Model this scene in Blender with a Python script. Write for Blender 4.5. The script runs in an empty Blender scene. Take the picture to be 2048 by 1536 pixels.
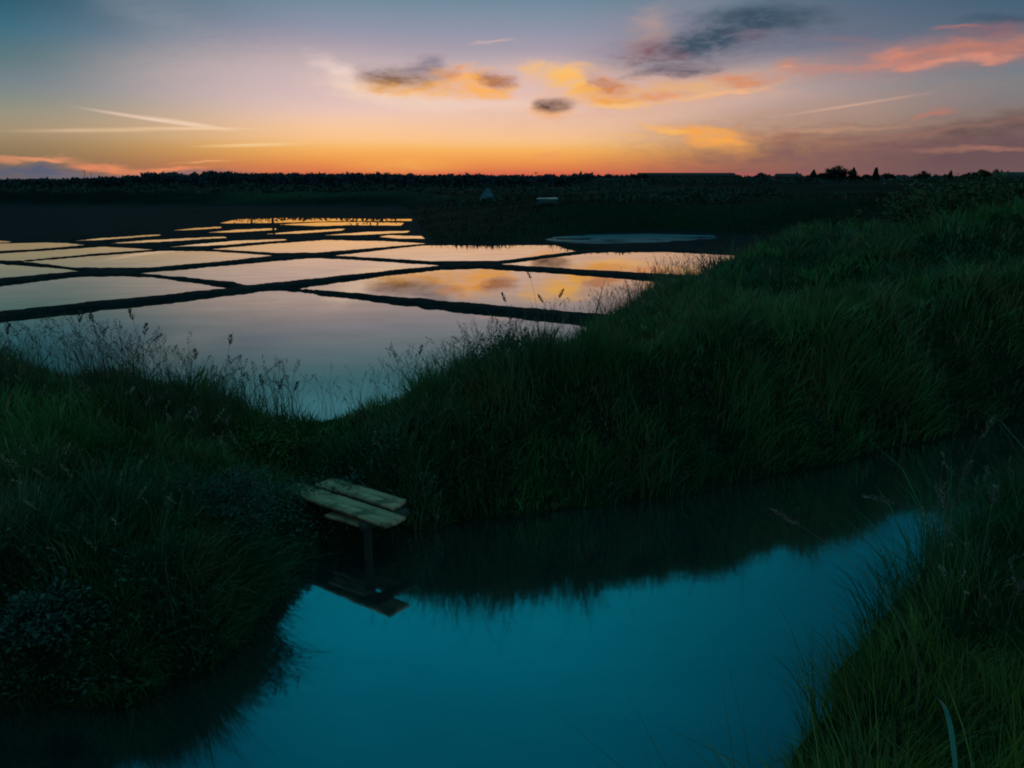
import bpy, math, random
import numpy as np
random.seed(5)
rng = np.random.default_rng(11)
scene = bpy.context.scene
COL = scene.collection
R = math.radians

# ---------------------------------------------------------------- camera
FOC = 1500.0                       # focal length in pixels of the 2048 px wide photograph
PIT = math.atan(396 / FOC)
HC = 2.5
cam_d = bpy.data.cameras.new('camera')
cam_d.sensor_width = 36.0
cam_d.lens = FOC / 2048 * 36.0
cam_d.clip_start = 0.05
cam_d.clip_end = 6000
cam = bpy.data.objects.new('camera', cam_d)
COL.objects.link(cam)
cam.location = (0, 0, HC)
cam.rotation_euler = (R(90) - PIT, 0, 0)
scene.camera = cam
scene.view_settings.view_transform = 'Standard'
scene.view_settings.look = 'None'
scene.view_settings.exposure = 0
scene.view_settings.gamma = 1
scene.cycles.filter_width = 1.9
scene.cycles.max_bounces = 6
scene.cycles.transparent_max_bounces = 4

def ray(px, py):
    cx = (px - 1024) / FOC; cy = (768 - py) / FOC
    return np.array([cx, math.cos(PIT) + cy * math.sin(PIT), -math.sin(PIT) + cy * math.cos(PIT)])

def gp(px, py, z=0.0):             # survey helper: where a sight line meets level z
    d = ray(px, py); t = (z - HC) / d[2]
    return (float(d[0] * t), float(d[1] * t))

def azel(px, py):
    d = ray(px, py); d = d / np.linalg.norm(d)
    return math.degrees(math.atan2(d[0], d[1])), math.degrees(math.asin(d[2]))

def lin(c, a=1.0):
    o = []
    for v in c[:3]:
        v = v / 255.0
        o.append(v / 12.92 if v <= 0.04045 else ((v + 0.055) / 1.055) ** 2.4)
    return (o[0], o[1], o[2], a)

# ---------------------------------------------------------------- sky
world = bpy.data.worlds.new('World')
scene.world = world
world.use_nodes = True
nt = world.node_tree
nt.nodes.clear()

class NB:
    def __init__(s, nt): s.nt = nt
    def new(s, t, **kw):
        n = s.nt.nodes.new(t)
        for k, v in kw.items(): setattr(n, k, v)
        return n
    def put(s, sock, v):
        if isinstance(v, bpy.types.NodeSocket): s.nt.links.new(v, sock)
        else: sock.default_value = v
    def m(s, op, a, b=0.0, c=None, clamp=False):
        n = s.new('ShaderNodeMath', operation=op, use_clamp=clamp)
        s.put(n.inputs[0], a); s.put(n.inputs[1], b)
        if c is not None: s.put(n.inputs[2], c)
        return n.outputs[0]
    def v(s, op, a, b=None, out=0):
        n = s.new('ShaderNodeVectorMath', operation=op)
        s.put(n.inputs[0], a)
        if b is not None: s.put(n.inputs[1], b)
        return n.outputs[out]
    def step(s, x, lo, hi, a=0.0, b=1.0):
        n = s.new('ShaderNodeMapRange', interpolation_type='SMOOTHSTEP')
        s.put(n.inputs[0], x); s.put(n.inputs[1], lo); s.put(n.inputs[2], hi); s.put(n.inputs[3], a); s.put(n.inputs[4], b)
        return n.outputs[0]
    def mix(s, f, a, b, mode='MIX'):
        n = s.new('ShaderNodeMix', data_type='RGBA', blend_type=mode)
        s.put(n.inputs[0], f); s.put(n.inputs[6], a); s.put(n.inputs[7], b)
        return n.outputs[2]
    def noise(s, vec, scale, detail=3, rough=0.5, out=0, dist=0.0):
        n = s.new('ShaderNodeTexNoise')
        s.put(n.inputs['Vector'], vec); n.inputs['Scale'].default_value = scale
        n.inputs['Detail'].default_value = detail; n.inputs['Roughness'].default_value = rough
        n.inputs['Distortion'].default_value = dist
        return n.outputs[out]
    def ramp(s, x, stops):
        n = s.new('ShaderNodeValToRGB')
        s.put(n.inputs[0], x)
        e = n.color_ramp.elements
        while len(e) > 1: e.remove(e[-1])
        e[0].position = stops[0][0]; e[0].color = stops[0][1]
        for p, c in stops[1:]:
            q = e.new(p); q.color = c
        return n.outputs[0]

W = NB(nt)
tc = W.new('ShaderNodeTexCoord')
sep = W.new('ShaderNodeSeparateXYZ')
dirn = W.v('NORMALIZE', tc.outputs['Generated'])
nt.links.new(dirn, sep.inputs[0])
az = W.m('MULTIPLY', W.m('ARCTAN2', sep.outputs[0], sep.outputs[1]), 57.29578)
el = W.m('MULTIPLY', W.m('ARCSINE', sep.outputs[2]), 57.29578)

def elramp(stops, k=1.0):
    stops = [((e * k) if e <= 25 else e, c) for e, c in stops]
    x = W.m('DIVIDE', W.m('ADD', el, 1.0), 90.0)
    return W.ramp(x, [(max(0, (e + 1) / 90.0), lin(c)) for e, c in stops])

GLOW = [(0, (205, 100, 80)), (.8, (214, 112, 76)), (1.4, (228, 134, 76)), (1.9, (240, 158, 82)), (2.6, (248, 181, 98)), (3.1, (250, 194, 134)),
        (3.8, (249, 198, 152)), (4.6, (243, 199, 171)), (5.4, (234, 197, 186)), (6.3, (222, 192, 189)), (7.4, (210, 185, 189)),
        (8.3, (190, 172, 177)), (9.3, (166, 156, 170)), (10.5, (143, 148, 168)), (12.3, (112, 138, 156)), (14, (76, 130, 150)), (17, (78, 150, 178)),
        (24, (12, 136, 158)), (31, (0, 124, 147)), (36, (0, 113, 138)), (41, (0, 101, 126)), (46, (0, 90, 112)), (60, (60, 150, 160)), (89, (70, 155, 165))]  # last stops, as in the other ramps: unseen zenith, brightened to light the grass
LEFT = [(0, (122, 102, 88)), (1.9, (134, 113, 86)), (2.8, (148, 126, 94)), (3.9, (164, 144, 117)), (5, (150, 145, 127)), (6, (130, 138, 131)),
        (7, (116, 130, 137)), (8.6, (88, 118, 124)), (10.5, (58, 107, 127)), (12.3, (38, 90, 108)), (17, (26, 86, 104)), (25, (0, 84, 104)),
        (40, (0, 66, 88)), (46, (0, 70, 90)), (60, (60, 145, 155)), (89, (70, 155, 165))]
RIGHT = [(0, (96, 76, 80)), (2.5, (104, 86, 84)), (4.5, (138, 120, 112)), (6, (128, 122, 124)), (7.5, (122, 126, 132)), (9, (96, 112, 128)),
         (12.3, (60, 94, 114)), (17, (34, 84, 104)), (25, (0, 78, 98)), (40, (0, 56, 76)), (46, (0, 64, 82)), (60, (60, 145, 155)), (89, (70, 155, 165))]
BACK = [(0, (90, 95, 105)), (6, (140, 135, 142)), (14, (120, 150, 160)), (30, (90, 150, 160)), (49, (70, 145, 155)), (89, (70, 155, 165))]  # unseen sky behind the camera, brightness added to light the grass
ga = W.m('ADD', az, 8.0)
wl = W.step(W.m('MULTIPLY', ga, -1.0), 3.0, 26.0)
wr = W.step(ga, 8.0, 41.0)
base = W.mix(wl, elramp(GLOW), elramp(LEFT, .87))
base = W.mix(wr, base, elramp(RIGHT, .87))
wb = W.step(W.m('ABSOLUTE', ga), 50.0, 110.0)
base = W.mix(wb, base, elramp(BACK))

# cloud field in degrees (azimuth, elevation)
comb = W.new('ShaderNodeCombineXYZ')
nt.links.new(az, comb.inputs[0]); nt.links.new(el, comb.inputs[1])
P0 = comb.outputs[0]
Pst = W.v('MULTIPLY', P0, (0.42, 1.15, 1.0))
wA = W.v('SUBTRACT', W.noise(Pst, 0.42, 4, 0.55, out=1), (0.5, 0.5, 0.5))
wB = W.v('SUBTRACT', W.noise(Pst, 1.7, 4, 0.6, out=1), (0.5, 0.5, 0.5))
PW = W.v('ADD', P0, W.v('ADD', W.v('MULTIPLY', wA, (5.0, 1.5, 0)), W.v('MULTIPLY', wB, (1.6, 0.55, 0))))
Psoft = W.v('ADD', P0, W.v('MULTIPLY', wA, (3.0, 0.7, 0)))
grain = W.m('SUBTRACT', W.noise(W.v('MULTIPLY', P0, (0.5, 1.6, 1)), 1.5, 8, 0.68, dist=.35), 0.5)

streak = W.step(W.noise(W.v('MULTIPLY', Psoft, (0.22, 1.9, 1)), 1.3, 4, 0.6), .28, .62, .74, 1.0)
tone = W.step(W.noise(W.v('MULTIPLY', P0, (.55, 1.7, 1)), 1.1, 6, .62, dist=.5), .34, .62, .84, 1.20)
tn = W.new('ShaderNodeCombineXYZ')
for k_ in range(3): nt.links.new(tone, tn.inputs[k_])
tone3 = tn.outputs[0]

def cloud(cur, px, py, wpx, hpx, rot, col, strength=1.0, soft=0.6, gr=1.1, warp=True):
    """an elliptical puff at a bearing, (wpx, hpx) its half size on the photograph"""
    a, e = azel(px, py)
    a1, _ = azel(px + 20, py); _, e1 = azel(px, py - 20)
    sa = wpx * (a1 - a) / 20; se = hpx * (e1 - e) / 20
    n = W.new('ShaderNodeMapping', vector_type='TEXTURE')
    nt.links.new(PW if warp is True else (Psoft if warp == 'soft' else P0), n.inputs[0])
    n.inputs['Location'].default_value = (a, e, 0)
    n.inputs['Rotation'].default_value = (0, 0, R(rot))
    n.inputs['Scale'].default_value = (sa, se, 1)
    r = W.v('LENGTH', n.outputs[0], out=1)
    if gr: r = W.m('MULTIPLY_ADD', grain, gr, r)
    soft = min(.97, soft * 1.28)
    f = W.step(r, 1.0 + soft * 0.75, 1.0 - soft, 0.0, strength * .97)
    if gr: f = W.m('MULTIPLY', f, streak)
    return W.mix(f, cur, lin(col))

c = base
# --- broad veils
c = cloud(c, 330, 40, 130, 45, -20, (142, 150, 160), .35, .9, .5, 'soft')
c = cloud(c, 560, 150, 260, 60, 0, (205, 180, 178), .45, .95, .3, 'soft')
c = cloud(c, 1300, 60, 160, 60, 25, (150, 138, 150), .45, .9, .6, 'soft')
c = cloud(c, 1700, 60, 260, 45, 5, (100, 105, 128), .5, .9, .6, 'soft')
c = cloud(c, 1250, 215, 330, 45, 4, (222, 176, 152), .55, .9, .6, 'soft')
c = cloud(c, 1560, 235, 300, 30, 6, (178, 140, 124), .55, .9, .8, 'soft')
# --- mauve bank low on the right
c = cloud(c, 1770, 312, 460, 64, 2, (130, 94, 92), .94, .7, .6)
c = cloud(c, 2010, 300, 260, 42, 6, (98, 78, 84), .85, .8, .6)
c = cloud(c, 2010, 246, 190, 22, 8, (104, 84, 82), .85, .7, .8)
c = cloud(c, 1560, 282, 130, 12, -6, (160, 112, 92), .7, .8, .8)
c = cloud(c, 1850, 262, 260, 7, 6, (150, 112, 100), .6, .8, .8)
c = cloud(c, 1640, 262, 160, 5, 4, (196, 146, 118), .6, .8, .8)
c = cloud(c, 1950, 298, 130, 6, 1, (168, 116, 100), .7, .7, .7)
c = cloud(c, 1855, 225, 40, 6, 8, (188, 118, 104), .8, .7, .7)
# --- glowing wisp
c = cloud(c, 1400, 262, 95, 9, -8, (236, 162, 88), .85, .75, .9)
c = cloud(c, 1430, 280, 62, 17, -20, (248, 168, 82), .97, .75, .9)
c = cloud(c, 1340, 256, 50, 5, -12, (250, 186, 100), .8, .7, .7)
c = cloud(c, 1270, 268, 50, 4, 0, (240, 180, 110), .5, .7, .7)
c = cloud(c, 1100, 313, 30, 7, 8, (232, 150, 96), .4, .8, .7)
# --- red rim on the horizon
c = cloud(c, 1100, 352, 420, 10, 0, (206, 88, 80), .55, .9, .2, False)
c = cloud(c, 810, 330, 110, 16, 0, (250, 178, 84), .5, .95, .2, False)
# --- central pale wisps under the grey puffs
c = cloud(c, 705, 155, 75, 20, -22, (232, 206, 198), .95, .8, .8)
c = cloud(c, 790, 188, 130, 22, -8, (242, 208, 184), .95, .8, .7)
c = cloud(c, 920, 200, 170, 20, -4, (240, 206, 190), .75, .85, .7)
c = cloud(c, 1040, 212, 110, 18, 4, (238, 200, 176), .5, .85, .8)
# --- first puff: grey brown over amber
c = cloud(c, 825, 172, 85, 20, -3, (242, 178, 110), .95, .6, .8)
c = cloud(c, 800, 152, 72, 20, -4, (132, 106, 100), .92, .7, .8)
c = cloud(c, 860, 132, 42, 20, -8, (134, 120, 132), .85, .8, .9)
c = cloud(c, 850, 116, 14, 8, 0, (124, 118, 136), .6, .9, .7)
# --- second puff: amber with brown crown
c = cloud(c, 945, 162, 72, 26, -8, (250, 176, 94), .95, .6, .8)
c = cloud(c, 985, 180, 50, 9, 0, (246, 180, 112), .9, .6, .7)
c = cloud(c, 998, 161, 38, 12, -8, (146, 92, 82), .9, .7, .7)
c = cloud(c, 905, 142, 26, 7, 10, (200, 128, 92), .6, .8, .7)
c = cloud(c, 985, 86, 45, 4, 4, (214, 180, 172), .6, .7, .6)
# --- little dark puff
c = cloud(c, 1098, 222, 36, 12, 0, (240, 168, 104), .85, .8, .5, 'soft')
c = cloud(c, 1108, 209, 36, 15, 4, (108, 80, 74), .97, .45, .4, 'soft')
# --- the long amber to salmon train
c = cloud(c, 1180, 168, 150, 36, -6, (236, 184, 150), .75, .9, .7, 'soft')
c = cloud(c, 1400, 172, 190, 34, 5, (214, 168, 142), .75, .9, .7, 'soft')
c = cloud(c, 1850, 112, 260, 36, 4, (178, 128, 122), .65, .9, .7, 'soft')
c = cloud(c, 1110, 150, 52, 20, -10, (248, 192, 120), .92, .65, 1.0)
c = cloud(c, 1150, 172, 66, 20, -14, (246, 186, 114), .95, .6, 1.0)
c = cloud(c, 1160, 132, 30, 7, 0, (240, 186, 130), .7, .8, 1.0)
c = cloud(c, 1225, 190, 70, 20, -2, (236, 168, 102), .95, .55, 1.0)
c = cloud(c, 1230, 168, 46, 16, -10, (206, 136, 100), .9, .65, 1.0)
c = cloud(c, 1190, 160, 40, 10, -14, (190, 146, 128), .6, .8, 1.0)
c = cloud(c, 1240, 206, 60, 7, 0, (250, 194, 132), .8, .7, .6)
c = cloud(c, 1375, 180, 105, 20, 5, (226, 176, 132), .85, .65, 1.1)
c = cloud(c, 1330, 193, 44, 7, 0, (226, 148, 108), .8, .65, .8)
c = cloud(c, 1470, 158, 75, 16, -6, (208, 138, 106), .85, .65, 1.1)
c = cloud(c, 1420, 190, 120, 6, 7, (238, 182, 136), .8, .7, .8)
c = cloud(c, 1590, 135, 38, 15, 4, (200, 132, 110), .5, .6, 1.0)
c = cloud(c, 1575, 141, 22, 5, 0, (224, 164, 142), .35, .6, .8)
c = cloud(c, 1700, 138, 120, 8, 4, (190, 134, 124), .75, .7, 1.0)
c = cloud(c, 1800, 120, 58, 18, -4, (206, 136, 116), .85, .65, 1.1)
c = cloud(c, 1950, 104, 140, 24, 2, (188, 122, 106), .9, .6, 1.1)
c = cloud(c, 1900, 128, 110, 7, 2, (214, 144, 124), .8, .7, .8)
c = cloud(c, 1905, 56, 60, 4, -4, (178, 114, 112), .75, .7, .7)
c = cloud(c, 1990, 62, 90, 16, 0, (126, 100, 112), .8, .8, .9)
c = cloud(c, 2010, 38, 90, 10, -4, (66, 84, 104), .8, .8, .9)
c = cloud(c, 1690, 76, 50, 10, -8, (138, 112, 122), .6, .8, 1.0)
# --- the big slate cloud
c = cloud(c, 1300, 60, 40, 34, 20, (182, 152, 146), .75, .85, .9)
c = cloud(c, 1450, 75, 210, 50, 10, (98, 100, 116), .6, .9, .7, 'soft')
c = cloud(c, 1320, 102, 62, 20, 4, (150, 108, 112), .9, .7, .8)
c = cloud(c, 1420, 78, 110, 24, 12, (78, 90, 108), .92, .7, .8)
c = cloud(c, 1530, 34, 120, 26, -4, (62, 84, 102), .95, .65, .8)
c = cloud(c, 1480, 62, 120, 18, 10, (70, 88, 106), .8, .75, .8)
c = cloud(c, 1350, 137, 75, 12, 6, (110, 98, 112), .85, .7, .7)
c = cloud(c, 1520, 66, 40, 10, 0, (112, 98, 116), .7, .8, .7)
# --- band low on the left
c = cloud(c, 60, 343, 130, 16, 0, (90, 94, 114), .95, .5, .4)
c = cloud(c, 260, 352, 190, 8, 2, (104, 106, 124), .85, .7, .4)
c = cloud(c, 60, 318, 100, 6, 0, (232, 150, 112), .85, .7, .5)
c = cloud(c, 215, 334, 70, 7, -4, (232, 140, 98), .9, .7, .6)
c = cloud(c, 345, 338, 60, 5, 2, (236, 142, 98), .85, .7, .6)
c = cloud(c, 420, 322, 50, 3, 3, (236, 168, 110), .7, .7, .5)
c = W.v('ADD', base, W.v('MULTIPLY', W.v('SUBTRACT', c, base), tone3))
# --- contrails
c = cloud(c, 300, 238, 100, 3.2, -7.5, (246, 212, 190), .85, .9, .2, False)
c = cloud(c, 380, 247, 70, 3.6, -7.5, (248, 214, 188), .7, .9, .2, False)
c = cloud(c, 230, 260, 150, 4.0, 2.5, (226, 190, 152), .8, .9, .3, False)
c = cloud(c, 400, 257, 100, 3.0, 1, (244, 204, 164), .8, .9, .2, False)
c = cloud(c, 505, 290, 88, 3.2, 2.5, (248, 208, 150), .8, .9, .2, False)
c = cloud(c, 1700, 211, 115, 2.6, 7, (212, 170, 148), .7, .9, .2, False)

below = W.step(el, -0.4, -2.0)
c = W.mix(below, c, lin((14, 22, 26)))
sky = W.new('ShaderNodeTexSky', sky_type='NISHITA')
sky.sun_disc = False
sky.sun_elevation = R(-3.0)
sky.sun_rotation = R(-8.0)
bg1 = W.new('ShaderNodeBackground'); nt.links.new(c, bg1.inputs[0]); bg1.inputs[1].default_value = 1.0
bg2 = W.new('ShaderNodeBackground'); nt.links.new(sky.outputs[0], bg2.inputs[0]); bg2.inputs[1].default_value = 0.01
add = W.new('ShaderNodeAddShader')
nt.links.new(bg1.outputs[0], add.inputs[0]); nt.links.new(bg2.outputs[0], add.inputs[1])
wo = W.new('ShaderNodeOutputWorld')
nt.links.new(add.outputs[0], wo.inputs[0])
world.cycles.sampling_method = 'MANUAL'
world.cycles.sample_map_resolution = 512

# ---------------------------------------------------------------- helpers
def tag(o, label=None, cat=None, group=None, kind=None):
    if label: o['label'] = label
    if cat: o['category'] = cat
    if group: o['group'] = group
    if kind: o['kind'] = kind
    return o

def mesh_np(name, V, quads=None, tris=None, mat=None, parent=None, col=None, smooth=False, fac=None):
    me = bpy.data.meshes.new(name)
    V = np.asarray(V, np.float32)
    me.vertices.add(len(V)); me.vertices.foreach_set('co', V.ravel())
    idx = []; starts = []; n = 0
    if quads is not None and len(quads):
        q = np.asarray(quads, np.int32); idx.append(q.ravel()); starts.append(np.arange(len(q)) * 4); n = q.size
    if tris is not None and len(tris):
        t = np.asarray(tris, np.int32); idx.append(t.ravel()); starts.append(n + np.arange(len(t)) * 3)
    idx = np.concatenate(idx); starts = np.concatenate(starts)
    me.loops.add(len(idx)); me.loops.foreach_set('vertex_index', idx.astype(np.int32))
    me.polygons.add(len(starts)); me.polygons.foreach_set('loop_start', starts.astype(np.int32))
    if smooth: me.polygons.foreach_set('use_smooth', np.ones(len(starts), bool))
    if col is not None:
        at = me.color_attributes.new('Col', 'FLOAT_COLOR', 'POINT')
        cc = np.ones((len(V), 4), np.float32); cc[:, :3] = col
        at.data.foreach_set('color', cc.ravel())
    if fac is not None:
        at = me.attributes.new('fac', 'FLOAT', 'POINT'); at.data.foreach_set('value', np.asarray(fac, np.float32))
    me.update(calc_edges=True); me.validate()
    if mat: me.materials.append(mat)
    o = bpy.data.objects.new(name, me); COL.objects.link(o)
    if parent is not None: o.parent = parent
    return o

def empty(name, loc, rz=0.0):
    o = bpy.data.objects.new(name, None); COL.objects.link(o)
    o.location = loc; o.rotation_euler = (0, 0, rz); o.empty_display_size = 0.2
    return o

def material(name):
    m = bpy.data.materials.new(name); m.use_nodes = True
    b = m.node_tree.nodes['Principled BSDF']
    return m, NB(m.node_tree), b

def smooth(x, a, b):
    t = np.clip((x - a) / (b - a), 0, 1); return t * t * (3 - 2 * t)

_tab = np.random.default_rng(3).random((256, 256))
def vnoise(x, y, s=1.0, oct=3):
    out = 0; amp = 1; tot = 0
    for k in range(oct):
        u = np.asarray(x) / s + 17.3 * k + 400; v = np.asarray(y) / s + 9.1 * k + 400
        i = np.floor(u).astype(int); j = np.floor(v).astype(int)
        f = u - i; g = v - j; f = f * f * (3 - 2 * f); g = g * g * (3 - 2 * g)
        T = lambda a, b: _tab[a % 256, b % 256]
        out = out + amp * ((T(i, j) * (1 - f) + T(i + 1, j) * f) * (1 - g) + (T(i, j + 1) * (1 - f) + T(i + 1, j + 1) * f) * g)
        tot += amp; amp *= 0.5; s = s / 2.03
    return out / tot

def sdist(px, py, poly):
    """signed distance to a polygon, negative inside"""
    P = np.array(poly, float); Q = np.roll(P, -1, 0)
    d2 = np.full(px.shape, 1e18); ins = np.zeros(px.shape, bool)
    for (ax, ay), (bx, by) in zip(P, Q):
        ex, ey = bx - ax, by - ay
        t = np.clip(((px - ax) * ex + (py - ay) * ey) / (ex * ex + ey * ey + 1e-12), 0, 1)
        d2 = np.minimum(d2, (px - ax - t * ex) ** 2 + (py - ay - t * ey) ** 2)
        if ay != by:
            cr = ((ay > py) != (by > py)) & (px < (bx - ax) * (py - ay) / (by - ay) + ax)
            ins ^= cr
    d = np.sqrt(d2)
    return np.where(ins, -d, d)

# ---------------------------------------------------------------- plan of the marsh
CHANNEL = [(-6.5, 2.9), (-3.4, 3.05), (-2.5, 3.15), (-1.95, 3.24), (-1.65, 3.44), (-1.48, 3.72), (-1.45, 4.2), (-1.45, 4.6), (-1.3, 4.85),
           (-0.65, 5.17), (0.3, 5.48), (1.14, 5.73), (2.08, 6.1), (3.19, 6.66), (4.55, 7.39), (5.9, 8.0), (9, 8.8), (20, 9.6), (20, 8.2),
           (9, 7.4), (6.3, 6.7), (4.5, 5.85), (3.05, 4.8), (2.3, 4.05), (1.68, 3.4), (1.25, 2.78), (1.02, 2.38), (0.86, 2.05), (0.62, 1.72), (0.0, 1.6), (-0.9, 1.75), (-1.75, 2.25), (-2.6, 2.55), (-6.5, 2.4)]
BASIN = [(-90, 20), (-30, 12.5), (-12, 9.6), (-5, 7.7), (-2.9, 7.15), (-2.2, 6.72), (-1.5, 6.68), (-0.9, 6.95), (-0.3, 7.6), (0.45, 8.8), (1.1, 10.6), (2.3, 12.9),
         (4.0, 15.8), (5.9, 19.1), (7.8, 24), (9.6, 28), (11.5, 34), (9.5, 38), (4.5, 37), (1.8, 33.5), (1.3, 30.2), (-3.2, 30.0), (-4.9, 41), (-8.0, 61),
         (-12, 86), (-30, 92), (-130, 98)]
LAND = np.array([(-1.9, 3.9, .48), (-2.6, 3.6, .66), (-2.2, 5, .55), (-3, 4.8, .82), (-3.4, 5.8, .92), (-2.9, 6.3, .66), (-2.45, 6.3, .46), (-2.05, 6.1, .38),
        (-1.5, 5.9, .47), (-1.4, 5.62, .52), (-1.1, 5.65, .60), (-.75, 5.7, .68), (-.5, 5.8, .80), (-.45, 6.2, .76), (-.1, 6.3, .86), (.2, 6.1, .92), (.4, 7.0, .98), (1.6, 7.6, 1.02), (1.6, 9.8, 1.02), (3, 9, 1.04), (4, 10, .98),
        (6, 10, 1.3), (3.5, 12.2, 1.0), (4.3, 12, 1.16), (5.2, 12, 1.4), (5.8, 11.8, 1.6), (6.5, 11.5, 1.85), (8, 11.5, 2.1), (10, 12, 2.2), (12, 13.5, 2.2), (16, 13, 2.2), (6, 15.5, 1.1), (8, 18, 1.2), (10, 22, 1.2), (14, 25, 1.35), (9, 9.9, 1.5), (14, 11, 1.8),
        (-5, 5.5, 1.0), (-8, 6, 1.05), (-12, 7, 1.05), (-25, 9, 1.1), (-3.5, 1.8, .8), (-2.4, 1.7, .7), (0, 0, .85), (0, 1.0, .6), (1.0, 1.8, .55), (1.25, 2.2, .62), (2, 1.8, .75), (1.95, 3.1, .68), (3, 2.8, .78), (3.3, 4.4, .72), (1.2, 6.5, 1.08), (1.3, 7.0, 1.1), (2.5, 7.2, 1.2), (4, 8.0, 1.32), (6, 9, 1.45), (-1.35, 5.22, .24), (-1.7, 5.4, .27),
        (5, 4.2, .8), (9, 5, .8), (0, -5, .9), (-8, -2, .9), (8, 0, .9), (20, 5, 1), (25, 25, 1.5), (12, 32, 1.3)])

# pans read off the site: outline of each sheet of water
PANS_PX = [
    [(540, 581), (560, 581), (860, 617), (1125, 646), (1500, 690), (1200, 900), (-300, 900), (-300, 680), (0, 645)],
    [(150, 554), (215, 552), (290, 554), (456, 577), (350, 588), (0, 624), (-200, 648), (-200, 590), (0, 572)],
    [(600, 518), (634, 516), (720, 520), (880, 531), (700, 550), (540, 567), (502, 571), (488, 566), (400, 557), (283, 546), (430, 533)],
    [(890, 539), (959, 537), (1100, 546), (1283, 560), (1500, 578), (1500, 660), (1147, 626), (870, 601), (602, 577), (760, 553)],
    [(1003, 529), (1200, 504), (1330, 504), (1500, 512), (1560, 560), (1360, 551), (1160, 539)],
    [(670, 511), (853, 490.5), (1130, 490), (1184, 498), (1080, 511), (993, 522), (866, 523)],
    [(425, 498), (540, 488), (652, 480), (760, 482), (855, 487), (700, 500), (625, 506), (560, 506)],
    [(56, 523), (200, 511), (330, 501.5), (400, 502), (470, 506), (545, 511.5), (430, 524), (300, 535.5), (165, 536)],
    [(-150, 515), (0, 507), (120, 499), (205, 493.5), (306, 499), (160, 510), (40, 521.5), (0, 520.5), (-150, 517)],
    [(-150, 497), (0, 487.5), (80, 485), (120, 486), (167, 490.5), (60, 499), (-20, 503), (-150, 510)],
    [(-150, 517), (0, 529), (90, 535), (160, 543), (70, 551), (0, 557), (-120, 569), (-200, 540)],
    [(150, 481.5), (215, 475.5), (312, 469), (314, 471.3), (235, 477.5), (190, 480.8)],
    [(216, 487), (300, 479.8), (440, 473.2), (447, 475.8), (330, 483), (262, 486.5)],
    [(336, 494.5), (400, 487.5), (480, 481), (560, 478), (568, 480.5), (440, 490.5)],
    [(350, 460.5), (400, 455.6), (437, 453.6), (434, 456.4), (380, 460)],
    [(415, 465.2), (480, 459.2), (545, 456.6), (545, 459.8), (470, 464.6)],
    [(444, 446.5), (480, 438.5), (570, 435.8), (690, 437), (822, 438), (819, 441.8), (700, 442.4), (660, 442.6), (560, 445.4), (500, 446.2)],
    [(560, 449), (640, 444.6), (720, 443.8), (802, 445.6), (796, 451), (700, 450.2), (640, 452.2)],
    [(744, 431.8), (780, 429.6), (822, 427.8), (822, 431.4), (780, 432.4)],
    [(534, 468.2), (600, 462), (684, 457.6), (676, 461.4), (600, 467)],
    [(652, 470.6), (740, 463.4), (814, 461.8), (806, 465.6), (720, 470)],
    [(764, 473.6), (780, 470.6), (838, 472), (846, 477.6), (800, 477.2)],
    [(640, 428.6), (680, 426.2), (704, 426.6), (690, 428.8)],
    [(372, 424.4), (392, 422.2), (410, 422.8), (396, 425)],
    [(-60, 478), (0, 482), (18, 484), (-10, 486), (-90, 488)],
]
ZP = 0.30
PANS = [[gp(x, y, ZP) for x, y in p] for p in PANS_PX]
FLAT = [gp(x, y, ZP) for x, y in [(1070, 478), (1180, 471), (1300, 469), (1425, 472), (1440, 478), (1330, 486), (1200, 489), (1120, 486)]]

def polyd(x, y, pts):
    d = np.full(np.shape(x), 1e9)
    for (ax, ay), (bx, by) in zip(pts[:-1], pts[1:]):
        ex, ey = bx - ax, by - ay
        t = np.clip(((x - ax) * ex + (y - ay) * ey) / (ex * ex + ey * ey), 0, 1)
        d = np.minimum(d, np.hypot(x - ax - t * ex, y - ay - t * ey))
    return d

def land_height(x, y):
    num = 0; den = 1e-9
    for a, b, h in LAND:
        w = 1 / ((x - a) ** 2 + (y - b) ** 2 + 0.05) ** 2.0
        num = num + w * h; den = den + w
    hl = num / den
    r = np.hypot(x, y)
    far = smooth(r, 28, 60)
    dy = polyd(x, y, [(-130, 106), (-14, 98), (-5, 75), (-3, 52), (-1.0, 43), (3, 40.2), (10, 39.6), (20, 38.5), (45, 36)])
    dyke = (.40 + .25 * vnoise(x, y, 7, 2)) * np.exp(-(dy / 2.2) ** 2)
    und = 1.35 + 0.5 * (vnoise(x, y, 60, 3) - 0.5) + 0.35 * smooth(r, 90, 260) + 1.7 * smooth(r, 75, 170) * smooth(np.arctan2(x, y), .02, .16)
    return hl * (1 - far) + und * far + dyke - .25 * smooth(r, 44, 60) * (dy > 3) * smooth(dy, 3, 12) * smooth(r, 140, 90)

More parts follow.
